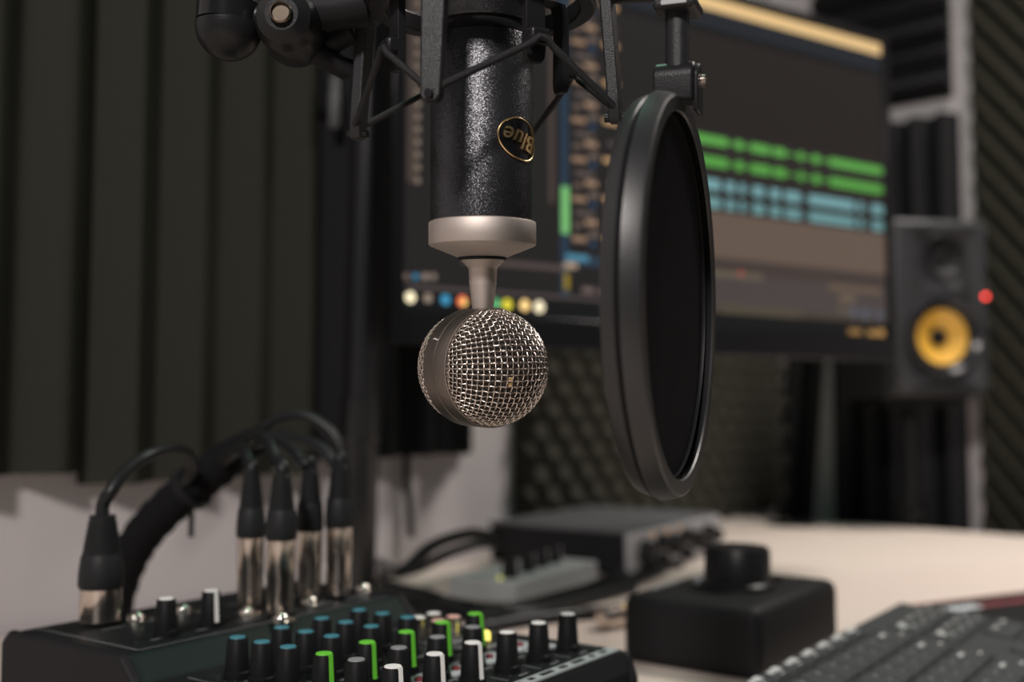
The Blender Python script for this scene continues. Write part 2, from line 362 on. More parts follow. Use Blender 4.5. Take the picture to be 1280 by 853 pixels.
cut = MB().lathe([(.053, -.022), (.053, .05)], 56, FM(wx, wz)); cut.lathe([(.033, -.014), (.033, .05)], 48, FM(Sw*.53, Shh*.785))
cuto = cut.build('cut', CAB, spk); bm_ = baf.modifiers.new('cut', 'BOOLEAN'); bm_.object = cuto; bm_.operation = 'DIFFERENCE'
bpy.context.view_layer.update()
bmesh_new = bpy.data.meshes.new_from_object(baf.evaluated_get(bpy.context.evaluated_depsgraph_get()))
baf.modifiers.clear(); baf.data = bmesh_new; bpy.data.objects.remove(cuto)
MB().lathe([(.070, .0), (.068, .006), (.061, .0075), (.053, .002), (.0525, -.004)], 56, FM(wx, wz), cap=False).build('woofer_ring', MATS['ring_plastic'] if 'ring_plastic' in MATS else mat('ring_plastic', (.02, .02, .022), .22, spec=.4), spk)
MB().lathe([(.053, -.004), (.050, .0005), (.046, -.004), (.0455, -.0055)], 56, FM(wx, wz, 0), cap=False).build('woofer_surround', RUB, spk)
MB().lathe([(.0465, -.005), (.036, -.0095), (.024, -.0150), (.012, -.0195), (0, -.0195)], 56, FM(wx, wz, 0), cap=False).build('woofer_cone', YEL, spk)
MB().lathe([(.0150, -.020), (.0145, -.013), (.010, -.009), (.005, -.0075), (0, -.007)], 32, FM(wx-.001, wz, 0)).build('dust_cap', BLKM, spk)
MB().lathe([(.040, .001), (.037, .0035), (.033, .001), (.024, -.006), (.014, -.011), (.010, -.008), (.005, -.0045), (0, -.004)], 40, FM(Sw*.53, Shh*.785), cap=False).build('tweeter', BLKM, spk)
MB().box((Sw*.62, -.001, Shh*.705), (.010, .003, .007)).build('badge', CHR, spk, bevel=.001)  # chrome chip added in place of a highlight near the tweeter, no known badge
MB().box((Sw*.5, 0, Shh*.055), (.11, .004, .014)).build('port_slot', RUB, spk, bevel=.002)
LED = mat('red_power_light', (.5, .02, .02), .3, emit=(1.0, .075, .055), es=5.5)
lz = Shh*.563
MB().lathe([(.0035, 0), (.003, .003), (0, .0035)], 16, FM(Sw*.95, lz, -.0)).build('power_light', LED, spk)
ctr = spk.matrix_world @ Vector((Sw/2, Sd/2+.01, 0))
st = root('speaker_stand', Vector((ctr.x, ctr.y, 0)), 'black pole stand holding the studio speaker behind the desk', 'speaker stand')
MB().box((0, 0, ctr.z-.007), (.14, .16, .012)).build('top_plate', BLKM, st, bevel=.002)
MB().lathe([(.019, .03), (.019, .75), (.024, .752), (.024, .80), (.015, .802), (.015, ctr.z-.012)], 28).build('pole', BLK, st)
MB().lathe([(.011, 0), (.011, .02), (.0, .022)], 16, axisM((0, -.024, .776), (-.6, -.8, 0))).build('clamp_knob', GLOSS, st)
MB().lathe([(.15, 0), (.15, .012), (.02, .03), (.019, .03)], 40).build('base', BLKM, st)

# ---------------------------------------------------------------- mixing desk (mixer)
yw = .9571; E1 = Vector((math.cos(yw), math.sin(yw), 0)); E2 = Vector((math.sin(yw), -math.cos(yw), 0))
MO = Vector((-.1416, .5457, 0)); ZT = CAMZ-.1171; ZP = ZT-.0205; ZR = CAMZ-.125
XM = frame(Vector((MO.x, MO.y, DESK)), E1, -E2, UP)          # local x = across channels, local y = toward the rear, z up from desk
def muv(px, py, z): q = G(px, py, z)-MO; q.z = 0; return q.dot(E1), -q.dot(E2)
mix = root('audio_mixer', XM, 'black audio mixer with rows of teal, green and white topped knobs', 'audio mixer')
hP = ZP-DESK; hR = ZR-DESK
U0, U1 = -.035, .172
prof = [(-.1345, .006), (-.1345, hP-.012), (-.131, hP), (.0285, hP), (.042, hR-.0), (.145, hR), (.151, hR-.006), (.151, .006)]   # (y, z)
b = MB(); n = len(prof)
b.mi = 0
b.add([(U0, y, z) for y, z in prof]+[(U1, y, z) for y, z in prof], [tuple(range(n))]+[tuple(range(n, 2*n))[::-1]]+[(i, n+i, n+(i+1) % n, (i+1) % n) for i in range(n)])
b.m[2+3] = 1
chs = b.build('chassis', [PANEL, FACET], mix, smooth=0, bevel=.002)
# side cheek with vents
ck = MB(); pk = [(-.138, .004), (-.138, hP-.016), (-.133, hP-.002), (.026, hP-.001), (.041, hR+.001), (.147, hR+.001), (.154, hR-.006), (.154, .004)]
ck.add([(U0-.006, y, z) for y, z in pk]+[(U0, y, z) for y, z in pk], [tuple(range(n))]+[tuple(range(n, 2*n))[::-1]]+[(i, n+i, n+(i+1) % n, (i+1) % n) for i in range(n)])
ck.build('side_cheek', BLKM, mix, smooth=0, bevel=.003)
c2 = MB(); c2.add([(U1, y, z) for y, z in pk]+[(U1+.006, y, z) for y, z in pk], [tuple(range(n))]+[tuple(range(n, 2*n))[::-1]]+[(i, n+i, n+(i+1) % n, (i+1) % n) for i in range(n)])
c2.build('side_cheek', BLKM, mix, smooth=0, bevel=.003)
vt = MB()
for k in range(7):
    for j in range(3): vt.box((U0-.0062, .13-.012*k-.006*(j % 2), .020+.012*j), (.0006, .003, .007))
vt.build('vent_slots', mat('vent_black', (.004, .004, .004), .9), mix, smooth=0)
for x in (U0+.02, U1-.02):
    for y in (-.12, .13): MB().lathe([(.008, 0), (.008, .007)], 16, Matrix.Translation((x, y, 0))).build('foot', RUB, mix)
# printed panel markings
pr = MB()
def line(u0, y0, u1, y1, z, wd=.0009):
    a = Vector((u0, y0, z)); c = Vector((u1, y1, z)); d = (c-a).normalized(); q = Vector((-d.y, d.x, 0))*wd/2
    pr.add([a-q, c-q, c+q, a+q], [(0, 1, 2, 3)])
zp = hP+.0004; zr = hR+.0014
for i in range(7):
    if i < 7: line(-.015+.03*i, .020, -.015+.03*i, -.118, zp, .0007)
line(-.027, .139, -.027, .045, zr-.0008, .0008); line(-.027, .045, .165, .045, zr-.0008, .0007)
for i in range(6):
    for v in (0, .0185, .0376, .0625, .0838, .1066):
        ux = .03*i
        for k in range(9):
            an = math.radians(-135+270*k/8)+PI/2; r0, r1 = .0092, .0102
            line(ux+math.cos(an)*r0, -v+math.sin(an)*r0, ux+math.cos(an)*r1, -v+math.sin(an)*r1, zp, .0005)
        line(ux-.004, -v-.0105, ux+.004, -v-.0105, zp, .0012)
    for k in range(3): line(.03*i-.006, .016+.0-.003*k+.0, .03*i+.006, .016-.003*k, zp+.0, .0006) if i == 99 else None
for i in range(6):
    line(.03*i-.009, .060, .03*i+.009, .060, zr-.0008, .0012); line(.03*i-.009, .105, .03*i+.006, .105, zr-.0008, .001)
pr.build('panel_markings', GREYM, mix, smooth=0)
sl = MB(); sl.box(((-.03+.166)/2, -.1275, hP+.0006), (.196, .0075, .0010))
slo = sl.build('label_strip', mat('pale_strip', (.34, .38, .38), .5), mix, smooth=0)
sm = MB()
for k in range(18): sm.box((-.02+.01*k+.002*(k % 3), -.1275, hP+.0013), (.004+.002*(k % 2), .003, .0003))
sm.build('strip_lettering', BLKM, slo, smooth=0)
# knobs
kb = MB().lathe([(.0070, 0), (.0068, .0035), (.0062, .004), (.0052, .0198), (.0046, .0205), (0, .0205)], 20); 
kprof = kb
def knob(u, y, z, capm, linem=None, sc=1., az=40):
    global k0
    if k0 is None: k = kprof.build('knob', KM, mix); k0 = k
    else: k = linkcopy(k0, mix)
    k.location = (u, y, z); k.scale = (sc, sc, 1)
    key = (capm.name, linem is not None)
    if key not in caps:
        c = MB().lathe([(.0041, .0205), (.0039, .0210), (0, .0210)], 20)
        if linem:
            # pointer line running down the side, towards the viewer's right
            wa = math.radians(az); d = Vector((math.sin(wa), -math.cos(wa), 0)); dl = Vector((d.dot(E1), -d.dot(E2), 0)); s_ = Vector((-dl.y, dl.x, 0))*.0011
            top = dl*.0051; bot = dl*.0066
            for (r0, z0, r1, z1) in ((.0030, .0214, .0054, .0210), (.0054, .0212, .0069, .0035)):
                p0 = dl*r0; p1 = dl*r1
                c.add([p0-s_+Vector((0, 0, z0)), p0+s_+Vector((0, 0, z0)), p1+s_+Vector((0, 0, z1)), p1-s_+Vector((0, 0, z1)),
                       p0*.7-s_+Vector((0, 0, z0-.001)), p0*.7+s_+Vector((0, 0, z0-.001)), p1*.7+s_+Vector((0, 0, z1-.001)), p1*.7-s_+Vector((0, 0, z1-.001))],
                      [(0, 1, 2, 3), (7, 6, 5, 4), (0, 4, 5, 1), (1, 5, 6, 2), (2, 6, 7, 3), (3, 7, 4, 0)])
        caps[key] = c.build('knob_cap', capm, k)
        caps[key]['label'] = {'teal_mark': 'teal knob cap', 'green_mark': 'green knob cap with pointer', 'grey_mark': 'grey knob cap', 'white_mark': 'white knob cap'}[capm.name]
    else: linkcopy(caps[key], k, (0, 0, 0))
    return k
k0 = None; caps = {}; KM = mat('knob_rubber', (.008, .0085, .009), .5, spec=.12)
VV = [0, .0185, .0376, .0625, .0838, .1066]
for i in range(6):
    for j, v in enumerate(VV):
        if j < 3 and i > 3: continue
        if j == 4 and i > 3: continue
        if j == 3 and i > 4: continue
        u = .03*i
        if j < 3: knob(u, -v, hP, TEAL)
        elif j == 3: knob(u, -v, hP, GREEN, GREEN, az=48)
        elif j == 4: knob(u, -v, hP, GREYM)
        else: knob(u, -v, hP, WHITE, WHITE if i < 3 else None, az=48)
for px, py, ln in ((208, 749, None), (264, 739, WHITE)):
    u, y = muv(px, py, ZR+.0205); knob(u, y, hR, WHITE, ln, az=10)
# phono jacks, red buttons on pale fields, lamp
for px, py, rd in ((523, 773, 0), (542, 768, 0), (548, 777, 1), (567, 772, 1)):
    u, y = muv(px, py, ZP+.012)
    j = MB().lathe([(.0062, 0), (.0062, .002), (.0042, .002), (.0042, .012), (.003, .012), (.003, .006), (0, .006)], 20, Matrix.Translation((u, y, hP))).build('phono_jack', CHR, mix)
    MB().lathe([(.0032, .0115), (.0044, .0125), (.0032, .0130)], 20, Matrix.Translation((u, y, hP)), cap=True).build('jack_ring', mat('pink_ring', (.75, .45, .40), .4) if rd else WHITE, j)
for px, py in ((524, 850), (570, 836), (612, 821), (650, 806)):
    u, y = muv(px, py, ZP+.0015)
    pd = MB().box((u, y, hP+.0005), (.020, .016, .0010)).build('button_field', mat('pale_field', (.42, .46, .47), .5), mix, smooth=0)
    MB().lathe([(.0024, .001), (.0024, .0022), (.0018, .0027), (0, .0027)], 14, Matrix.Translation((u, y, hP))).build('push_button', RED, mix)
fd = MB()
for k in range(5): fd.box((.128+.0*k, -.03-.012*k, hP+.0004), (.03, .004, .0008))
fd.build('meter_field', mat('meter_grey', (.17, .18, .19), .5), mix, smooth=0)
u, y = muv(607, 793, ZP+.004)
MB().lathe([(.0028, 0), (.0028, .005), (0, .0065)], 14, Matrix.Translation((u, y, hP))).build('yellow_lamp', mat('lit_yellow', (.8, .7, .1), .4, emit=(1, .85, .18), es=1.6), mix)
u, y = muv(683, 800, ZP)
MB().box((.145, -.092, hP+.0005), (.022, .012, .001)).build('button_field', MATS['pale_field'], mix, smooth=0)
# polished domes for latches and jack nuts on the raised part, shaped for glints
def sock(px, py, r=.0052):
    u, y = muv(px, py, ZR); s = MB().lathe([(r*1.25, 0), (r*1.25, .0012), (r, .0016), (r*.98, .0030), (r*.85, .0044), (r*.55, .0056), (r*.25, .0061), (0, .0062)], 28, Matrix.Translation((u, y, hR)))
    s.box((u+r*1.6, y-.002, hR+.0012), (.003, .003, .0024))
    return s.build('glint_latch', CHR, mix)
for q in ((170, 778), (229, 768), (309, 771), (351, 779), (387, 757), (454, 740)): sock(*q)

# ---------------------------------------------------------------- plugs and cables
CABLE = mat('cable_jacket', (.012, .013, .014), .38, spec=.25)
def plug(px, py, rad, hs, hb, path, label, lean=0, rib=False, name='microphone_cable'):
    base = G(px, py, ZR+.0018)
    base.z = ZR+.0030
    r = root(name, base, label, 'cable')
    r['group'] = 'audio cables plugged into the mixer'
    M = Matrix.Rotation(lean, 4, 'Y')
    if rib: pr_ = [(rad*.98, 0), (rad*.98, hs*.15), (rad, hs*.18), (rad, hs)]
    else: pr_ = [(rad*.92, 0), (rad*.95, .006), (rad*.95, hs*.45), (rad, hs*.47), (rad, hs)]
    MB().lathe(pr_, 28, M).build('plug_shell', STEEL, r)
    bp = [(rad*1.02, hs-.001), (rad*1.10, hs+.001), (rad*1.08, hs+hb*.2), (rad*.99, hs+hb*.42)]
    for k in range(9):
        z = hs+hb*(.45+.055*k); rr = rad*(.93-.030*k) ; bp += [(rr, z), (rr, z+hb*.03), (rr-.0008, z+hb*.035), (rr-.0008, z+hb*.052)]
    bp += [(rad*.66, hs+hb*.985), (rad*.60, hs+hb), (.0036, hs+hb)]; MB().lathe(bp, 28, M).build('strain_relief', RUB, r)
    top = M @ Vector((0, 0, hs+hb-.006))
    P = [top, top+Vector((0, 0, .012))]+[Vector(q)-base for q in path]
    MB().tube(smooth_path(P, 8), .0040, 10).build('cable', CABLE, r)
    return r
jn = cp(322, 556, .74)
def bend(*pts): return [cp(x, y, z) for x, y, z in pts]
# bundle: separate cables run on together down the wall side
tail = [(270, 590, .76), (215, 632, .77), (165, 680, .78), (140, 740, .80), (118, 800, .83)]
def tl_(dx, dy, dz): return [(x+dx, y+dy, z+dz) for x, y, z in tail]
plug(125, 778, .0117, .0195, .041, bend((139, 614, .610), (160, 586, .622), (195, 566, .645), (230, 564, .69), (240, 590, .74), (215, 625, .765)), 'black cable with a short silver plug at the near left end of the mixer', rib=True)
plug(312, 759, .0083, .043, .038, bend((313, 585, .67), (308, 566, .685), (297, 562, .715), (272, 584, .755)), 'black cable with a long silver plug, leftmost of the four clustered plugs')
plug(350, 767, .0087, .044, .038, bend((346, 578, .655), (336, 554, .675), (318, 545, .71), (290, 568, .75)), 'black cable with a silver plug standing nearest in the cluster of four')
plug(386, 747, .0083, .043, .039, bend((379, 580, .69), (364, 562, .705), (338, 550, .725), (300, 562, .75)), 'black cable with a silver plug, second from the right in the cluster of four')
plug(423, 745, .0087, .045, .040, bend((422, 585, .71), (402, 561, .72), (368, 547, .735), (330, 546, .745), (298, 564, .752)), 'black cable with a silver plug, rightmost of the four clustered plugs')
q = bend((432, 640, .735), (432, 585, .735), (414, 541, .74), (378, 519, .745), (345, 525, .748), (318, 546, .75), (290, 572, .755))
tg = tag(MB().tube(smooth_path(q, 8), .0038, 10).build('audio_cable', CABLE), 'black cable arching highest over the four silver plugs', 'cable')
bq = smooth_path(bend((330, 545, .745), (300, 563, .752), (262, 592, .762), (215, 630, .77), (175, 674, .78), (150, 725, .79), (135, 790, .80)), 8)
rr_b = [.0085+.0060*min(1, i/14)+.0007*math.sin(i*1.9) for i in range(len(bq))]
tag(MB().tube(bq, rr_b, 18).build('cable_sleeve', mat('braided_black', (.009, .009, .010), .8, spec=.08, bump=.4, bscale=900)), 'thick black sleeve gathering the cables, running down behind the left plug', 'cable sleeve')
tp = root('cable_tie', cp(240, 610, .766), 'black tie with a cut tail binding the cable bundle left of the plugs', 'cable tie')
ax = (cp(215, 632, .77)-cp(270, 590, .76)).normalized()
TM = axisM((0, 0, 0), ax)
MB().lathe([(.0158, -.003), (.0172, -.003), (.0172, .003), (.0158, .003)], 24, TM, cap=False).build('loop', BLKM, tp)
MB().box((.0, 0, -.026), (.003, .004, .02)).build('tail', BLKM, tp)
# desk cables
def cable(pts, r, label, name='desk_cable'):
    m = MB().tube(smooth_path(pts, 8), r, 10); return tag(m.build(name, CABLE), label, 'cable', 'loose cables on the desk')
def dz(px, py, h=0.006): return G(px, py, DESK+h)
cable([dz(470, 700), dz(500, 715, .03), cp(540, 683, 1.15), cp(585, 668, 1.22), cp(618, 671, 1.29)], .007, 'thick black cable arching from the mixer up to the silver interface')
cable([dz(478, 718), dz(520, 712, .02), cp(560, 692, 1.13), cp(600, 680, 1.20), cp(618, 682, 1.24)], .0055, 'black cable lying just behind the small grey preamp')
cable([dz(470, 745), dz(520, 758), dz(580, 768), dz(650, 768), dz(720, 752), dz(790, 735)], .007, 'black cable running in front of the grey preamp to the control box')
cable([dz(480, 732), dz(540, 748), dz(620, 762), dz(700, 745), dz(760, 728), dz(800, 722)], .006, 'black cable pressed along the near foot of the grey preamp')
cable([dz(620, 778), dz(680, 766), dz(740, 742), dz(790, 728), dz(830, 712)], .005, 'thin black cable rising toward the silver interface front')
cable([dz(600, 785), dz(660, 775), dz(720, 768), dz(752, 766)], .006, 'black cable ending at the chrome plug beside the control box')
cable([dz(440, 735), dz(480, 752), dz(530, 764), dz(560, 778)], .006, 'black cable tucked against the far side of the mixer')
cable([hit(508, 555, WL0+WN*.012, WN), hit(509, 600, WL0+WN*.012, WN), hit(512, 640, WL0+WN*.012, WN), hit(514, 672, WL0+WN*.014, WN)], .0045, 'dark cable hanging down the white wall under the foam')
cable([dz(462, 722), dz(498, 735), dz(530, 742), dz(556, 752), dz(590, 772)], .006, 'black cable curling down beside the far end of the mixer')
cable([dz(738, 735), dz(770, 720), dz(810, 712), dz(850, 705)], .006, 'black cable lying along the foot of the silver interface front')
pg = root('chrome_plug', dz(771, 770, .0106), 'chrome and brass plug lying on the desk by the control box', 'plug')
pm = axisM((0, 0, 0), G(800, 762, DESK)-G(760, 770, DESK))
MB().lathe([(.007, -.022), (.0105, -.018), (.0105, .002)], 24, pm).build('barrel', STEEL, pg)
MB().lathe([(.0098, .002), (.0098, .012), (.004, .014), (.004, .022)], 24, pm).build('collar', GOLD, pg)

# ---------------------------------------------------------------- control box with large volume knob
e1 = Vector((math.cos(math.radians(54)), math.sin(math.radians(54)), 0)); e2 = Vector((e1.y, -e1.x, 0))
bzt = .0535
nb = G(932, 858, DESK)+e2*.0; 
near = Vector((.181, .775, DESK))
bkm = frame(near, e1, -e2, UP)
box = root('monitor_controller', bkm, 'squat black control box with one large round volume knob on top', 'audio controller')
MB().box((.088, .058, bzt/2), (.176, .116, bzt)).build('housing', BLKM, box, bevel=.009)
kq = bkm.inverted() @ G(922, 734, DESK+bzt)
MB().lathe([(.031, 0), (.0305, .004), (.0275, .006), (.0268, .030), (.0248, .0335), (.0, .0335)], 56, Matrix.Translation(kq)).build('volume_knob', BLK, box)
for px, py in ((877, 728), (968, 727)):
    kq = bkm.inverted() @ G(px, py, DESK+bzt)
    MB().lathe([(.0075, 0), (.007, .004), (.0, .0046)], 20, Matrix.Translation(kq)).build('push_button', GREYM if px < 900 else BLKM, box)
a = bkm.inverted() @ G(830, 733, DESK+bzt)
MB().box((a.x, a.y, bzt+.0004), (.045, .004, .0008)).build('label_line', GREYM, box, smooth=0)

# ---------------------------------------------------------------- audio interface
n0 = G(787, 724, DESK); ih = .053; e1 = Vector((math.cos(math.radians(56)), math.sin(math.radians(56)), 0)); e2 = Vector((e1.y, -e1.x, 0))
IM = frame(n0, e1, -e2, UP)
itf = root('audio_interface', IM, 'silver fronted audio interface lying behind the small grey preamp', 'audio interface')
MB().box((.135, .105, ih/2+.003), (.268, .196, ih-.006)).build('case', BLKM, itf, bevel=.003)
MB().box((.135, .104, ih+.001), (.270, .204, .004)).build('lid', LIDM, itf, bevel=.001)
fp = MB().box((.135, .002, ih/2), (.275, .008, ih)).build('front_panel', SILV, itf, bevel=.003)
for x, z, r in ((.035, .027, .016), (.078, .036, .011), (.078, .014, .009), (.115, .030, .014), (.150, .036, .011), (.150, .014, .009), (.185, .028, .013), (.22, .036, .010), (.22, .015, .010), (.25, .028, .009)):
    MB().lathe([(r, 0), (r*.9, .010), (0, .011)], 20, frame(Vector((x, -.002, z)), Vector((1, 0, 0)), Vector((0, 0, 1)), Vector((0, -1, 0)))).build('knob', BLKM, itf)
for x in (.06, .10, .135): MB().lathe([(.0028, 0), (0, .0015)], 12, frame(Vector((x, -.002, .047)), Vector((1, 0, 0)), Vector((0, 0, 1)), Vector((0, -1, 0)))).build('indicator', mat('amber_lamp', (.7, .35, .1), .4, emit=(1, .5, .15), es=.5), itf)
cb = root('adapter_block', G(630, 690, DESK)+Vector((-.02, .0, 0)), 'small brown and black block left of the silver interface', 'adapter')
MB().box((0, 0, .022), (.045, .04, .028)).build('body', mat('brown_plastic', (.20, .14, .10), .5), cb, bevel=.003)
MB().box((0, 0, .040), (.047, .042, .008)).build('lid', SILV, cb, bevel=.002)
MB().box((0, 0, .004), (.043, .038, .008)).build('base', BLKM, cb, bevel=.001)

# ---------------------------------------------------------------- small grey preamp
n0 = G(642, 757, DESK); e1 = Vector((math.cos(math.radians(58)), math.sin(math.radians(58)), 0)); e2 = Vector((e1.y, -e1.x, 0)); gh = .023
PM_ = frame(n0, e1, -e2, UP)
pre = root('headphone_amplifier', PM_, 'small flat grey box with a row of black knobs and a yellow light', 'amplifier')
MB().box((.092, .040, gh/2), (.184, .084, gh)).build('case', mat('grey_enamel', (.42, .43, .43), .45), pre, bevel=.002)
pv = PM_.inverted()
kk = None
for px, py in ((637, 722), (659, 715), (676, 709), (692, 704)):
    q = pv @ G(px, py, DESK+gh)
    if kk is None:
        kk = MB().lathe([(.0085, 0), (.0075, .018), (.0, .019)], 20).build('knob', BLKM, pre, loc=q)
        cpk = MB().box((.0078, -.004, .010), (.0025, .0025, .017)).build('pointer', SILV, kk)
    else: k = linkcopy(kk, pre, q); linkcopy(cpk, k, (0, 0, 0))
q = pv @ G(625, 724, DESK+gh)
MB().lathe([(.0022, 0), (.002, .002), (0, .003)], 14, Matrix.Translation(q)).build('indicator', mat('lit_lime', (.6, .7, .1), .4, emit=(.75, .7, .15), es=.9), pre)

# ---------------------------------------------------------------- keyboard
KC = G(1124, 752, DESK+.030); ke1 = -Vector((math.cos(math.radians(54)), math.sin(math.radians(54)), 0)); ke2 = Vector((-ke1.y, ke1.x, 0))
sl_ = math.radians(5.0)
kx = ke1; ky = (ke2*math.cos(sl_)-UP*math.sin(sl_)).normalized(); kz = kx.cross(ky).normalized()
if kz.z < 0: kz = -kz
KMx = frame(KC, kx, ky, kz)
kbd = root('computer_keyboard', KMx, 'dark grey computer keyboard with pale legends in the lower right corner', 'keyboard')
KG = mat('keyboard_grey', (.040, .044, .046), .5, bump=.1, spec=.25); KK = mat('key_grey', (.047, .051, .053), .45, bump=.1, spec=.25); LEG = mat('key_legend', (.55, .56, .55), .5)
kd = .17
det = 1 if kx.cross(ky).dot(kz) > 0 else -1
MB().prism([(0, .0), (.56, 0), (.56, kd), (0, kd)], -.012, 0).build('case', KG, kbd, bevel=.004)
wd_ = MB(); wd_.add([(0.004, .004, -.012), (.556, .004, -.012), (.556, kd-.004, -.012), (.004, kd-.004, -.012),
        (0.004, .004, -.030), (.556, .004, -.030), (.556, kd-.004, -.0135), (.004, kd-.004, -.0135)], [(0, 1, 2, 3), (4, 5, 6, 7), (0, 1, 5, 4), (1, 2, 6, 5), (2, 3, 7, 6), (3, 0, 4, 7)])
wd_.build('underside', KG, kbd, smooth=0)
def key(x0, y0, x1, y1, marks, h=.0045, lm=None):
    cx, cy = (x0+x1)/2, (y0+y1)/2; a, b_ = (x1-x0)/2, (y1-y0)/2
    m = MB(); t = .0018
    m.add([(cx-a, cy-b_, 0), (cx+a, cy-b_, 0), (cx+a, cy+b_, 0), (cx-a, cy+b_, 0), (cx-a+t, cy-b_+t, h), (cx+a-t, cy-b_+t, h), (cx+a-t, cy+b_-t, h-.001), (cx-a+t, cy+b_-t, h-.001)],
          [(3, 2, 1, 0), (4, 5, 6, 7), (0, 1, 5, 4), (1, 2, 6, 5), (2, 3, 7, 6), (3, 0, 4, 7)])
    k = m.build('key', KK, kbd, smooth=0, bevel=.0008)
    lg = MB()
    for (mx, my, sx, sy) in marks: lg.box((cx+mx, cy+my, h-.0001), (sx, sy, .0006))
    if marks: lg.build('legend', lm or LEG, k, smooth=0)
for i in range(9):
    x0 = .150+.0302*i
    key(x0, .004, x0+.028, .018, [(-.005, -.002, .009, .0055), (.005, -.0015, .006, .004), (.0, .0045, .003, .0014)], .004)
MB().box((.28, .0205, .0006), (.30, .0012, .001)).build('groove', mat('groove_black', (.006, .006, .006), .8), kbd, smooth=0)
rows = [(.024, .0505), (.0535, .079), (.082, .107), (.110, .135), (.138, .163)]
for r_, (ya, yb) in enumerate(rows):
    if r_ < 2:
        for i in range(3): key(.010+.0285*i, ya, .037+.0285*i, yb, [(-.006, -.007, .003, .0022), (.004, -.007, .003, .0022), (-.006, .002, .0022, .002), (.005, .005, .002, .0016)])
        key(.0965, ya, .1235, yb, [(.004, -.003, .007, .007), (-.005, -.006, .004, .003), (-.006, .003, .003, .003)])
    elif r_ == 2:
        for i in range(2): key(.010+.0285*i, ya, .037+.0285*i, yb, [(-.004, -.005, .003, .003), (.003, -.005, .003, .003)])
    else:
        for i in range(2): key(.010+.0285*i, ya, .037+.0285*i, yb, [(-.004, -.005, .003, .003)])
        key(.082, ya, .108, yb, [(0, 0, .003, .003)])
    off = .131+.004*r_
    key(off, ya, off+.042, yb, [(.008, -.005, .010, .003), (-.010, .004, .006, .002)])
    for i in range(10):
        x0 = off+.0448+.0285*i; DIM = True
        if x0 > .53: break
        key(x0, ya, x0+.0270, yb, [(-.006, -.005, .0022, .0026), (-.006, .004, .0018, .002)], lm=GREYM)
# ---------------------------------------------------------------- notebook behind keyboard
a = G(1143, 757, DESK+.008); b_ = G(1330, 735, DESK+.008); d1 = (b_-a).normalized(); d2 = Vector((d1.y, -d1.x, 0))
nbk = root('notebook', frame(Vector((a.x, a.y, DESK)), d1, -d2, UP), 'flat black notebook with a red edge and white tab behind the keyboard', 'notebook')
MB().box((.15, -.075, .0055), (.30, .15, .006)).build('cover', BLKM, nbk, bevel=.001)
MB().box((.15, -.074, .0015), (.298, .148, .0027)).build('pages', RED, nbk, smooth=0)
MB().box((.15, .0008, .0055), (.30, .002, .006)).build('red_edge', mat('red_cloth', (.42, .05, .05), .6), nbk, smooth=0)
c = nbk.matrix_world.inverted() @ G(1204, 760, DESK+.009)
MB().box((c.x, c.y, .0088), (.042, .013, .001)).build('white_tab', mat('white_label', (.62, .66, .68), .5), nbk, smooth=0)
MB().box((c.x+.075, c.y, .0088), (.105, .009, .001)).build('red_ribbon', mat('red_ribbon', (.26, .05, .06), .5), nbk, smooth=0)

# ---------------------------------------------------------------- microphone
ZM = .47; K = ZM/F
RX = Matrix.Rotation(PITCH, 4, 'X')
mo = cp(603.5, 459.5, ZM)
mic = root('studio_microphone', Matrix.Translation(mo) @ RX, 'black speckled studio microphone hanging upside down with a round silver mesh head', 'microphone')
def py2z(py): return (459.5-py)*K
def pz(lst): return [(r*K, py2z(y)) for r, y in lst]
MB().lathe(pz([(64.6, 277), (64.6, 54), (63, 51.5), (60, 51)])[::1], 96, Matrix.Translation((-1.0*K, 0, 0))).build('body', FLAKE, mic)
MB().lathe(pz([(59.5, 52), (59.5, 34)]), 64, Matrix.Translation((-1*K, 0, 0))).build('neck', BLKM, mic)
MB().lathe(pz([(60, 35.5), (63, 35), (64.6, 33), (64.6, -70), (60, -74)]), 96, Matrix.Translation((-1*K, 0, 0))).build('base_section', FLAKE, mic)
MB().lathe(pz([(29, 323), (32, 321.5), (66.2, 307.5), (67.2, 306), (67.2, 280), (66.4, 278.7), (64, 278.5), (64, 276)]), 96, Matrix.Translation((-.5*K, 0, 0))).build('metal_collar', NICK, mic)
MB().lathe(pz([(28, 326), (30.5, 325), (30.5, 321), (28, 320)]), 64, Matrix.Translation((-.5*K, 0, 0))).build('gasket', RUB, mic)
MB().lathe(pz([(12.6, 391), (13.4, 386), (16.5, 358), (17.2, 355), (17.8, 336), (18.5, 335), (28, 325), (28, 323)]), 64).build('stem', NICK, mic)
# head: axis points to the viewer's right and toward the camera
hax = Vector((.61, -.79, -.0)).normalized(); HM = axisM((0, 0, 0), hax, (.79, .61, 0))   # x axis of head frame ~ horizontal
hy = Vector((0, 0, 1)); HM = frame(Vector((0, 0, 0)), Vector((.79, .61, 0)).normalized(), hy, hax)
RH = 72*K; DH = 61*K; HW = 22*K
bd = MB().lathe([(RH-.002, -HW), (RH+.0002, -HW-.0006), (RH+.0009, -HW), (RH+.0009, -.0004), (RH+.0005, -.0002), (RH+.0005, .0002), (RH+.0009, .0004), (RH+.0009, HW), (RH+.0004, HW+.0010), (RH-.002, HW+.0006)], 128, HM, cap=False)
band = bd.build('head_band', NICKB, mic)
rim = MB().lathe([(RH-.0012, HW), (RH+.0006, HW+.0002), (RH+.0006, HW+.0009), (RH-.0012, HW+.0009)], 128, HM, cap=False); rim.build('rim', NICK, band)
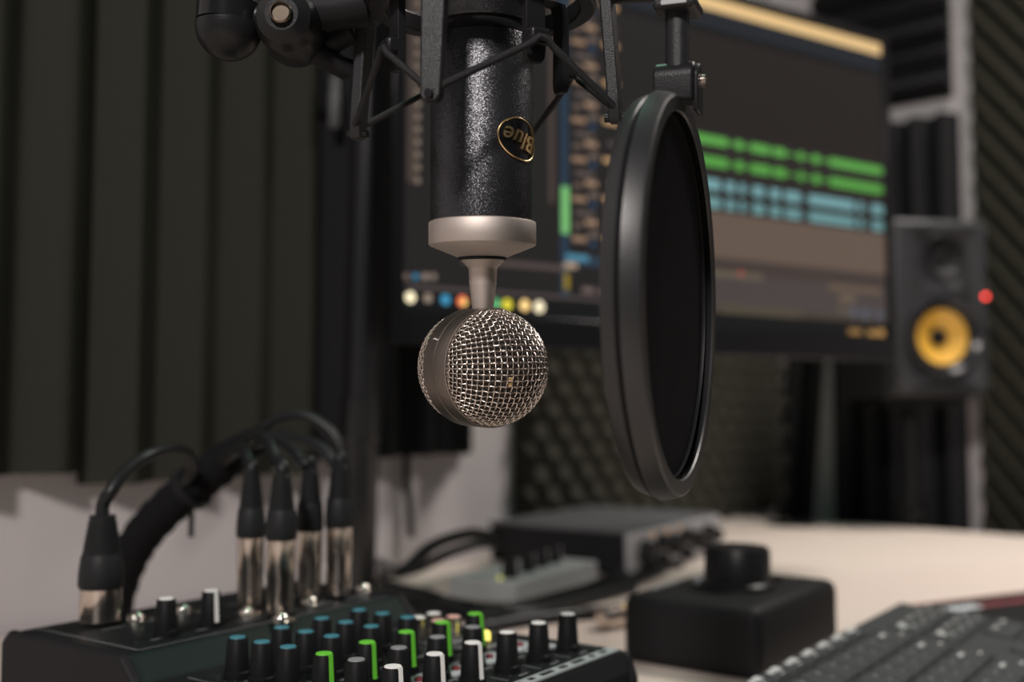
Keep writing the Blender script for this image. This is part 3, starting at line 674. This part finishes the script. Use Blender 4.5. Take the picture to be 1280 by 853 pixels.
# little mark on the band
sq = []
for i in range(13):
    t = i/12; ang = math.radians(196-8*t*1.0); x_ = -.0068+.0
    sq.append((t, .0016*math.sin(2*PI*t)))
pts = []
for t, s_ in sq:
    zz = -.0030+.0040*t; an = math.radians(152)-s_*9+math.radians(0)
    pts.append(HM @ Vector((math.cos(an)*(RH+.0011), math.sin(an)*(RH+.0011), zz-.001)))
MB().tube(pts, .00022, 6).build('engraved_mark', WHITE, band)
def dome(sgn, th_max, z0):
    """woven wires over one half of the head"""
    m = MB(); sp = 2.05*PI/2/31.0; npit = 15; amp = .00034; wr = .00030
    lim = th_max
    for fam in (0, 1):
        for k in range(-npit, npit+1):
            c_ = k*sp
            if abs(c_) >= lim: continue
            half = math.sqrt(lim*lim-c_*c_); ns = max(4, int(half*2/sp*4)); P = []
            for i in range(ns+1):
                s_ = -half+2*half*i/ns
                a_, b2 = (s_, c_) if fam == 0 else (c_, s_)
                th = math.hypot(a_, b2); ph = math.atan2(b2, a_)
                wv = amp*math.cos(PI*s_/sp)*(1 if (k % 2 == 0) else -1)*(1 if fam == 0 else -1)
                r_ = RH-.0004+wv; d_ = DH-.0002+wv
                P.append(HM @ Vector((math.sin(th)*math.cos(ph)*r_, math.sin(th)*math.sin(ph)*r_, sgn*(z0+math.cos(th)*d_))))
            m.tube(P, wr, 5)
    return m
dome(1, PI/2, HW).build('front_grille', WIRE, mic, smooth=80)
dome(-1, PI/2, HW).build('rear_grille', WIRE, mic, smooth=80)
ln = [(0.0, -HW-DH+.0016)]+[((RH-.0022)*math.sin(t*PI/2/12), -HW-(DH-.0016)*math.cos(t*PI/2/12)) for t in range(1, 13)]
ln += [((RH-.0022)*math.cos(t*PI/2/12), HW+(DH-.0016)*math.sin(t*PI/2/12)) for t in range(0, 12)]+[(0, HW+DH-.0016)]
MB().lathe(ln, 64, HM, cap=False).build('grille_lining', LINER, mic)
hl = HM.inverted()
cpt = Vector(((641-603.5)*K*.93, 0, (459.5-475)*K)); 
rr_ = RH-.0019
loc = hl @ cpt; loc.z = 0; rho = math.hypot(loc.x, loc.y)
# place gold terminal on the lining where the view ray meets it
for i in range(4000):
    yy = -.045+i*.00002; q = hl @ Vector((cpt.x, yy, cpt.z))
    if q.z > HW and (q.x**2+q.y**2)/(RH-.0018)**2+((q.z-HW)/(DH-.0012))**2 <= 1: break
gq = HM @ q
MB().box((gq.x, gq.y, gq.z+.0011), (.0022, .0012, .0016)).box((gq.x, gq.y, gq.z-.0011), (.0022, .0012, .0016)).build('capsule_terminal', GOLD, mic, bevel=.0003)

# badge wrapped on the body
RB = 64.6*K; by = 183.0; a0 = math.radians(47.5)
def onbody(s_, h, lift=0.):       # s_ arc metres (right positive), h metres up
    a = a0+s_/RB; return Vector((-1*K+math.sin(a)*(RB+lift), -math.cos(a)*(RB+lift), py2z(by)+h))
ra, rb2, rot = 33*K, 24.5*K, math.radians(-14)
def ell(t, f_=1.):
    x = ra*math.cos(t)*f_; y = rb2*math.sin(t)*f_*(1+.12*math.cos(t)*0)
    return x*math.cos(rot)-y*math.sin(rot), x*math.sin(rot)+y*math.cos(rot)
bg = MB(); nn = 48
V = [onbody(0, 0, .0004)]; 
for r_ in range(1, 7):
    for i in range(nn): V.append(onbody(*ell(2*PI*i/nn, r_/6), .0004))
Fc = [(0, 1+i, 1+(i+1) % nn) for i in range(nn)]
for r_ in range(5):
    for i in range(nn): Fc.append((1+r_*nn+i, 1+(r_+1)*nn+i, 1+(r_+1)*nn+(i+1) % nn, 1+r_*nn+(i+1) % nn))
bg.add(V, Fc); badge = bg.build('badge', GLOSS, mic)
MB().tube([onbody(*ell(2*PI*i/64), .0005) for i in range(64)], .00042, 8, closed=True).build('badge_rim', GOLD, badge)
tcv = bpy.data.curves.new('txt', 'FONT'); tcv.body = 'Blue'; tcv.size = 1.0; tcv.align_x = 'CENTER'; tcv.align_y = 'CENTER'; tcv.extrude = .06; tcv.offset = .012; tcv.resolution_u = 3; tcv.shear = .25
to = bpy.data.objects.new('txt', tcv); C.objects.link(to)
bpy.context.view_layer.update()
dg = bpy.context.evaluated_depsgraph_get(); tm = bpy.data.meshes.new_from_object(to.evaluated_get(dg))
xs = [v.co.x for v in tm.vertices]; wdt = max(xs)-min(xs); sx = 52*K/wdt; sy = 22*K/.72
for v in tm.vertices:
    x, y, z = v.co; x *= -sx; y *= -sy*1.0       # turned half round: the microphone hangs upside down
    X = x*math.cos(rot*.8)-y*math.sin(rot*.8); Y = x*math.sin(rot*.8)+y*math.cos(rot*.8)
    v.co = onbody(X, Y, .0005+(z+.06)*.008)
tm.materials.clear(); tm.materials.append(GOLD)
bpy.data.objects.remove(to)
lt = bpy.data.objects.new('badge_lettering', tm); C.objects.link(lt); lt.parent = badge

# ---------------------------------------------------------------- shock mount
SMx = Matrix.Translation(cp(602.5, 426.5, ZM)) @ RX         # local z = up in the camera's frame
sh = root('shock_mount', SMx, 'dark shock mount cage with spider arms and elastic cords around the microphone', 'shock mount')
def pol(r, deg, z): return Vector((r*math.cos(math.radians(deg)), r*math.sin(math.radians(deg)), z))
AA = (-107, -17, 163, 73); HA = (-57, 28, -150, 118)

def ringm(ri, ro, z0, z1, n=96):
    m = MB(); P = [(ri, z0), (ro, z0), (ro, z1), (ri, z1)]
    V = []; Fc = []
    for i in range(n):
        for r_, z in P: V.append(pol(r_, 360*i/n, z))
    for i in range(n):
        j = (i+1) % n
        for q in range(4): Fc.append((i*4+q, j*4+q, j*4+(q+1) % 4, i*4+(q+1) % 4))
    return m.add(V, Fc)
ringm(.044, .0515, .149, .158).build('outer_ring', BLK, sh, bevel=.001)
ringm(.0242, .034, .160, .168).build('inner_ring', BLK, sh, bevel=.001)
def strip(pts, wdir, wd, th_dir, th):
    """flat bar along pts; wdir width direction, th_dir thickness direction"""
    m = MB(); V = []; k = len(pts)
    for i, p_ in enumerate(pts):
        w_ = wd[i] if isinstance(wd, (list, tuple)) else wd
        for a, b_ in ((-1, -1), (1, -1), (1, 1), (-1, 1)): V.append(p_+wdir*a*w_/2+th_dir*b_*th/2)
    Fc = [(3, 2, 1, 0), tuple((k-1)*4+q for q in range(4))]
    for i in range(k-1):
        for q in range(4): Fc.append((i*4+q, i*4+(q+1) % 4, (i+1)*4+(q+1) % 4, (i+1)*4+q))
    return m.add(V, Fc)
ends = {}
for a in AA:
    rd = pol(1, a, 0); tn = Vector((-rd.y, rd.x, 0))
    P = [pol(.0475, a, .160), pol(.0545, a, .157), pol(.0575, a, .150), pol(.0608, a, .106), pol(.0614, a, .097), pol(.0615, a, .0945)]
    ob = strip(P, tn, [.011, .011, .0105, .0088, .0084, .005], rd, .0055).build('arm', ARM, sh, bevel=.0008)
    ends[a] = pol(.0615, a, .0975)
    MB().lathe([(.0018, -.005), (.0018, .005)], 12, axisM(ends[a]-Vector((0, 0, .0005)), rd)).build('cord_peg', BLK, sh)
hooks = {}
for a in HA:
    rd = pol(1, a, 0); tn = Vector((-rd.y, rd.x, 0))
    P = [pol(.032, a, .158), pol(.040, a, .157), pol(.0415, a, .151), pol(.0415, a, .122), pol(.0415, a, .1185), pol(.0415, a, .1165)]
    strip(P, tn, [.009, .009, .009, .010, .009, .006], rd, .0035).build('hook', BLK, sh, bevel=.0008)
    m = MB(); m.box((0, 0, 0), (.0100, .0070, .0070), axisM(pol(.0445, a, .1265), (0, 0, 1), tn)); m.build('hook_lip', BLK, sh, bevel=.0015)
    hooks[a] = pol(.0455, a, .1235)
seq = [(-107, 'a'), (-57, 'h'), (-17, 'a'), (28, 'h'), (73, 'a'), (118, 'h'), (163, 'a'), (-150, 'h')]
P = []
cm = MB(); pl_ = [(pol(.0640, d, .0985) if t == 'a' else pol(.0485, d, .1255)) for d, t in seq]
cord = []
for i in range(len(seq)):
    d, t = seq[i]; p_ = pl_[i]; pa = pl_[i-1]; pb = pl_[(i+1) % 8]
    up = -1 if t == 'a' else 1
    cord.append(p_+(pa-p_).normalized()*.006); 
    cord.append(p_+(pa-p_).normalized()*.0022+Vector((0, 0, up*.0012))); cord.append(p_+(pb-p_).normalized()*.0022+Vector((0, 0, up*.0012)))
    cord.append(p_+(pb-p_).normalized()*.006)
cm.tube(cord, .00155, 10, closed=True).build('elastic_cord', mat('elastic', (.016, .016, .017), .45, bump=.6, bscale=3000, spec=.3), sh)

# ---------------------------------------------------------------- pop filter and its arm
ZF = .425
pc = cp(857, 371, ZF); 
vdir = (pc-Vector((0, 0, CAMZ))).normalized()
hor = Vector((vdir.y, -vdir.x, 0)).normalized()           # to the right
paxis = (hor*math.cos(math.radians(10.3))-vdir*math.sin(math.radians(10.3))).normalized()
upc = (UP-paxis*UP.dot(paxis)).normalized()
upc = (upc+paxis*.0).normalized()
pfM = frame(pc, paxis.cross(upc)*-1 if False else upc.cross(paxis), upc, paxis)
pop = root('pop_filter', pfM, 'round black pop filter with a thick hoop seen nearly edge-on', 'pop filter')
RP = 254*ZF/F; KP = ZF/F
t1 = 24*KP; t2 = 46*KP
HOOP = mat('hoop_plastic', (.014, .014, .015), .40, bump=.06, bscale=900, spec=.55)
MB().lathe([(RP*.895, -.0012), (RP*.90, -.0002), (RP*.965, .0), (RP*.978, -.0006), (RP*.988, -.0028), (RP*1.0, -t1+.0006), (RP*.992, -t1), (RP*.90, -t1), (RP*.885, -t1*.6), (RP*.885, -.004)], 160, cap=False).build('front_hoop', HOOP, pop, smooth=22)
MB().lathe([(RP*.90, -t1-.0010), (RP*.975, -t1-.0010), (RP*.985, -t1-.0020), (RP*.975, -t2+.002), (RP*.962, -t2), (RP*.90, -t2), (RP*.89, -t2+.002), (RP*.89, -t1-.003)], 160, cap=False).build('rear_hoop', HOOP, pop, smooth=22)
POPF = mat('nylon_mesh', (.020, .020, .021), .95, bump=.4, bscale=4000, spec=.0)
MB().lathe([(0, -.0050), (RP*.6, -.0053), (RP*.89, -.0056), (RP*.89, -.0062), (RP*.6, -.0059), (0, -.0056)], 96, cap=False).build('fabric_screen', POPF, pop)
pin = pfM.inverted()
def P2(px, py, Z=ZF): return pin @ cp(px, py, Z)
# clevis and rod, upright in the picture plane
zc = Vector((0, 0, 1)); 
upl = (pin.to_3x3() @ (RX.to_3x3() @ Vector((0, 0, 1)))).normalized()
base = P2(846, 104); ax_l = Vector((0, 0, 1))
sdl = upl.cross(ax_l).normalized()
cl = MB()
CM = frame(base, ax_l, sdl, upl)
def tongue(x0, x1, w_, zlo, zhi):
    poly = [(-w_/2, zlo), (w_/2, zlo), (w_/2, zhi-w_/2)]+[(w_/2*math.cos(t), zhi-w_/2+w_/2*math.sin(t)) for t in [PI*i/10 for i in range(1, 10)]]+[(-w_/2, zhi-w_/2)]
    m = MB(); n = len(poly)
    V = [(x0, a, b_) for a, b_ in poly]+[(x1, a, b_) for a, b_ in poly]
    return m.add([tuple(CM @ Vector(v)) for v in V], [tuple(range(n)), tuple(range(n, 2*n))[::-1]]+[(i, n+i, n+(i+1) % n, (i+1) % n) for i in range(n)])
tongue(-.0088, .0078, .0135, -.0085, .0082).build('clevis', BLK, pop, bevel=.0012)
tongue(.0078, .0098, .0125, -.013, .0072).build('hoop_lug', BLK, pop, bevel=.0008)
MB().lathe([(.0025, .0), (.0025, .0016), (.0015, .002), (0, .002)], 16, CM @ frame(Vector((.0100, 0, .000)), Vector((0, 1, 0)), Vector((0, 0, 1)), Vector((1, 0, 0)))).build('screw', STEEL, pop)
RM = frame(P2(847, 80), ax_l, sdl, upl)
MB().lathe([(15.3*KP, -.004), (15.3*KP, 62*KP)], 32, RM).build('rod', ARM, pop)
m = MB().box((0, 0, 0), (54*KP, .020, 14*KP), frame(P2(848, 11), ax_l, sdl, upl)); m.build('rod_clamp', ARM, pop, bevel=.002)
m = MB().box((0, 0, 0), (44*KP, .017, 30*KP), frame(P2(848, -14), ax_l, sdl, upl)); m.build('clamp_block', BLK, pop, bevel=.002)
MB().box((0, -.0101, 0), (31*KP, .0008, 6*KP), frame(P2(848, 11), ax_l, sdl, upl)).build('clamp_plate', SILV, pop, smooth=0)
ba = P2(846, -8, ZF+.0); bb = P2(760, -4, .452)
ex = (ba-bb).normalized(); 
strip([bb, bb+(ba-bb)*.5, ba], upl, 16*KP, ex.cross(upl).normalized(), .006).build('crossbar', ARM, pop, bevel=.001)

# ---------------------------------------------------------------- microphone boom: joints, upper arm and floor pole
pole_top = cp(474, -330, 1.06); pb = G(452, 764, DESK); pb = Vector((pole_top.x-.012, pole_top.y, DESK))
pt = cp(462, 100, 1.06); pd_ = cp(446, 690, 1.06)
ax_p = (pt-pd_).normalized(); s0 = (DESK-pd_.z)/ax_p.z; foot = pd_+ax_p*s0; topp = foot+ax_p*.98
boom = root('microphone_boom', foot, 'black microphone arm with round pivot joints carried by a tall glossy pole', 'microphone arm')
L0 = lambda v: Vector(v)-foot
MB().lathe([(.0195, .0), (.0195, .170), (.0215, .172), (.0215, .215), (.0185, .217), (.0185, .98)], 40, axisM((0, 0, 0), ax_p)).build('pole', mat('lacquered_black', (.010, .010, .011), .24, spec=.7), boom)
MB().box((0, 0, .006), (.07, .07, .012)).build('desk_clamp', BLKM, boom, bevel=.003)
MB().lathe([(.02, -.02), (.02, .02)], 24, axisM(L0(topp), (1, 0, 0))).build('top_joint', BLK, boom)
jA = cp(290, -175, .60)
MB().tube([L0(topp), L0(jA)], .011, 16).build('upper_tube', BLK, boom)
jB = cp(284, 8, ZM)
MB().tube([L0(jA), L0(cp(286, -60, .50)), L0(jB)], .010, 16).build('lower_tube', BLK, boom)
camM = RX.to_3x3()
cu = camM @ Vector((0, 0, 1)); cf = camM @ Vector((0, 1, 0)); cx_ = Vector((1, 0, 0))
k = K
ebm = frame(L0(cp(286, 34, ZM)), cx_, cf, cu)
ball = [(0, -42*k)]+[(41*k*math.sin(t), -42*k*math.cos(t)+0*k) for t in [PI/2*i/12 for i in range(1, 13)]]+[(41*k, 4*k)]
MB().lathe(ball, 56, ebm).build('elbow_ball', BLK, boom)
MB().lathe([(38*k, 4*k), (40.5*k, 5*k), (40.5*k, 29*k), (38.5*k, 31*k), (20*k, 34*k)], 56, ebm @ Matrix.Rotation(math.radians(4), 4, 'Y')).build('elbow_collar', GLOSS, boom)
MB().lathe([(12*k, 30*k), (12*k, 55*k)], 32, ebm).build('chrome_neck', CHR, boom)
MB().tube([L0(cp(300, 24, ZM)), L0(cp(345, 24, ZM))], 20*k, 20).build('link_bar', BLK, boom)
pv_ = frame(L0(cp(357, 24, ZM-.012)), cx_, cu, -cf)
MB().lathe([(36*k, -.028), (39.5*k, -.024), (39.5*k, -.004), (38*k, -.001), (34*k, .002), (33*k, .0045), (20*k, .0085), (16*k, .0085)], 56, pv_).build('pivot_disc', BLK, boom)
MB().lathe([(14*k, .0075), (14*k, .0098), (13*k, .0108), (11*k, .0112), (10*k, .0098), (0, .0098)], 40, pv_).build('pivot_bolt', mat('dark_bronze', (.16, .13, .10), .3, metal=1.), boom)
MB().tube([L0(cp(372, 52, ZM+.012)), L0(cp(398, 68, ZM+.012)), L0(cp(436, 88, ZM+.02))], 15*k, 16, flat=1.0).build('bolt_handle', BLKM, boom)
MB().tube(smooth_path([L0(cp(345, 58, ZM+.020)), L0(cp(368, 70, ZM+.018)), L0(cp(396, 62, ZM+.016)), L0(cp(440, 40, ZM+.014))], 6), 15*k, 24).build('lock_lever', BLKM, boom)
hb = MB().tube([L0(cp(385, 16, ZM)), L0(cp(415, 14, ZM)), L0(cp(452, 8, ZM+.004))], [26*k, 22*k, 26*k], 20); hb.build('yoke_stem', BLKM, boom)
MB().lathe([(24*k, -.030), (27*k, -.026), (27*k, .026), (24*k, .030)], 40, frame(L0(cp(466, -4, ZM+.01)), cu, cf, cx_) @ Matrix.Rotation(math.radians(70), 4, 'X')).build('swivel_hub', BLK, boom)
# grey coupling on a distant arm beyond the mount
fc = root('wall_hook', hit(418, 130, WL0+WN*.06, WN), 'small pale cylinder fixed against the foam left of the pole', 'hook')
MB().lathe([(.004, -.028), (.0062, -.025), (.0062, .012), (.005, .016), (.005, .03), (.004, .032)], 20).build('cylinder', mat('pale_grey', (.09, .09, .095), .5), fc)
MB().tube([(0, 0, 0), tuple(-WN*.03)], .004, 8).build('bracket', BLKM, fc)
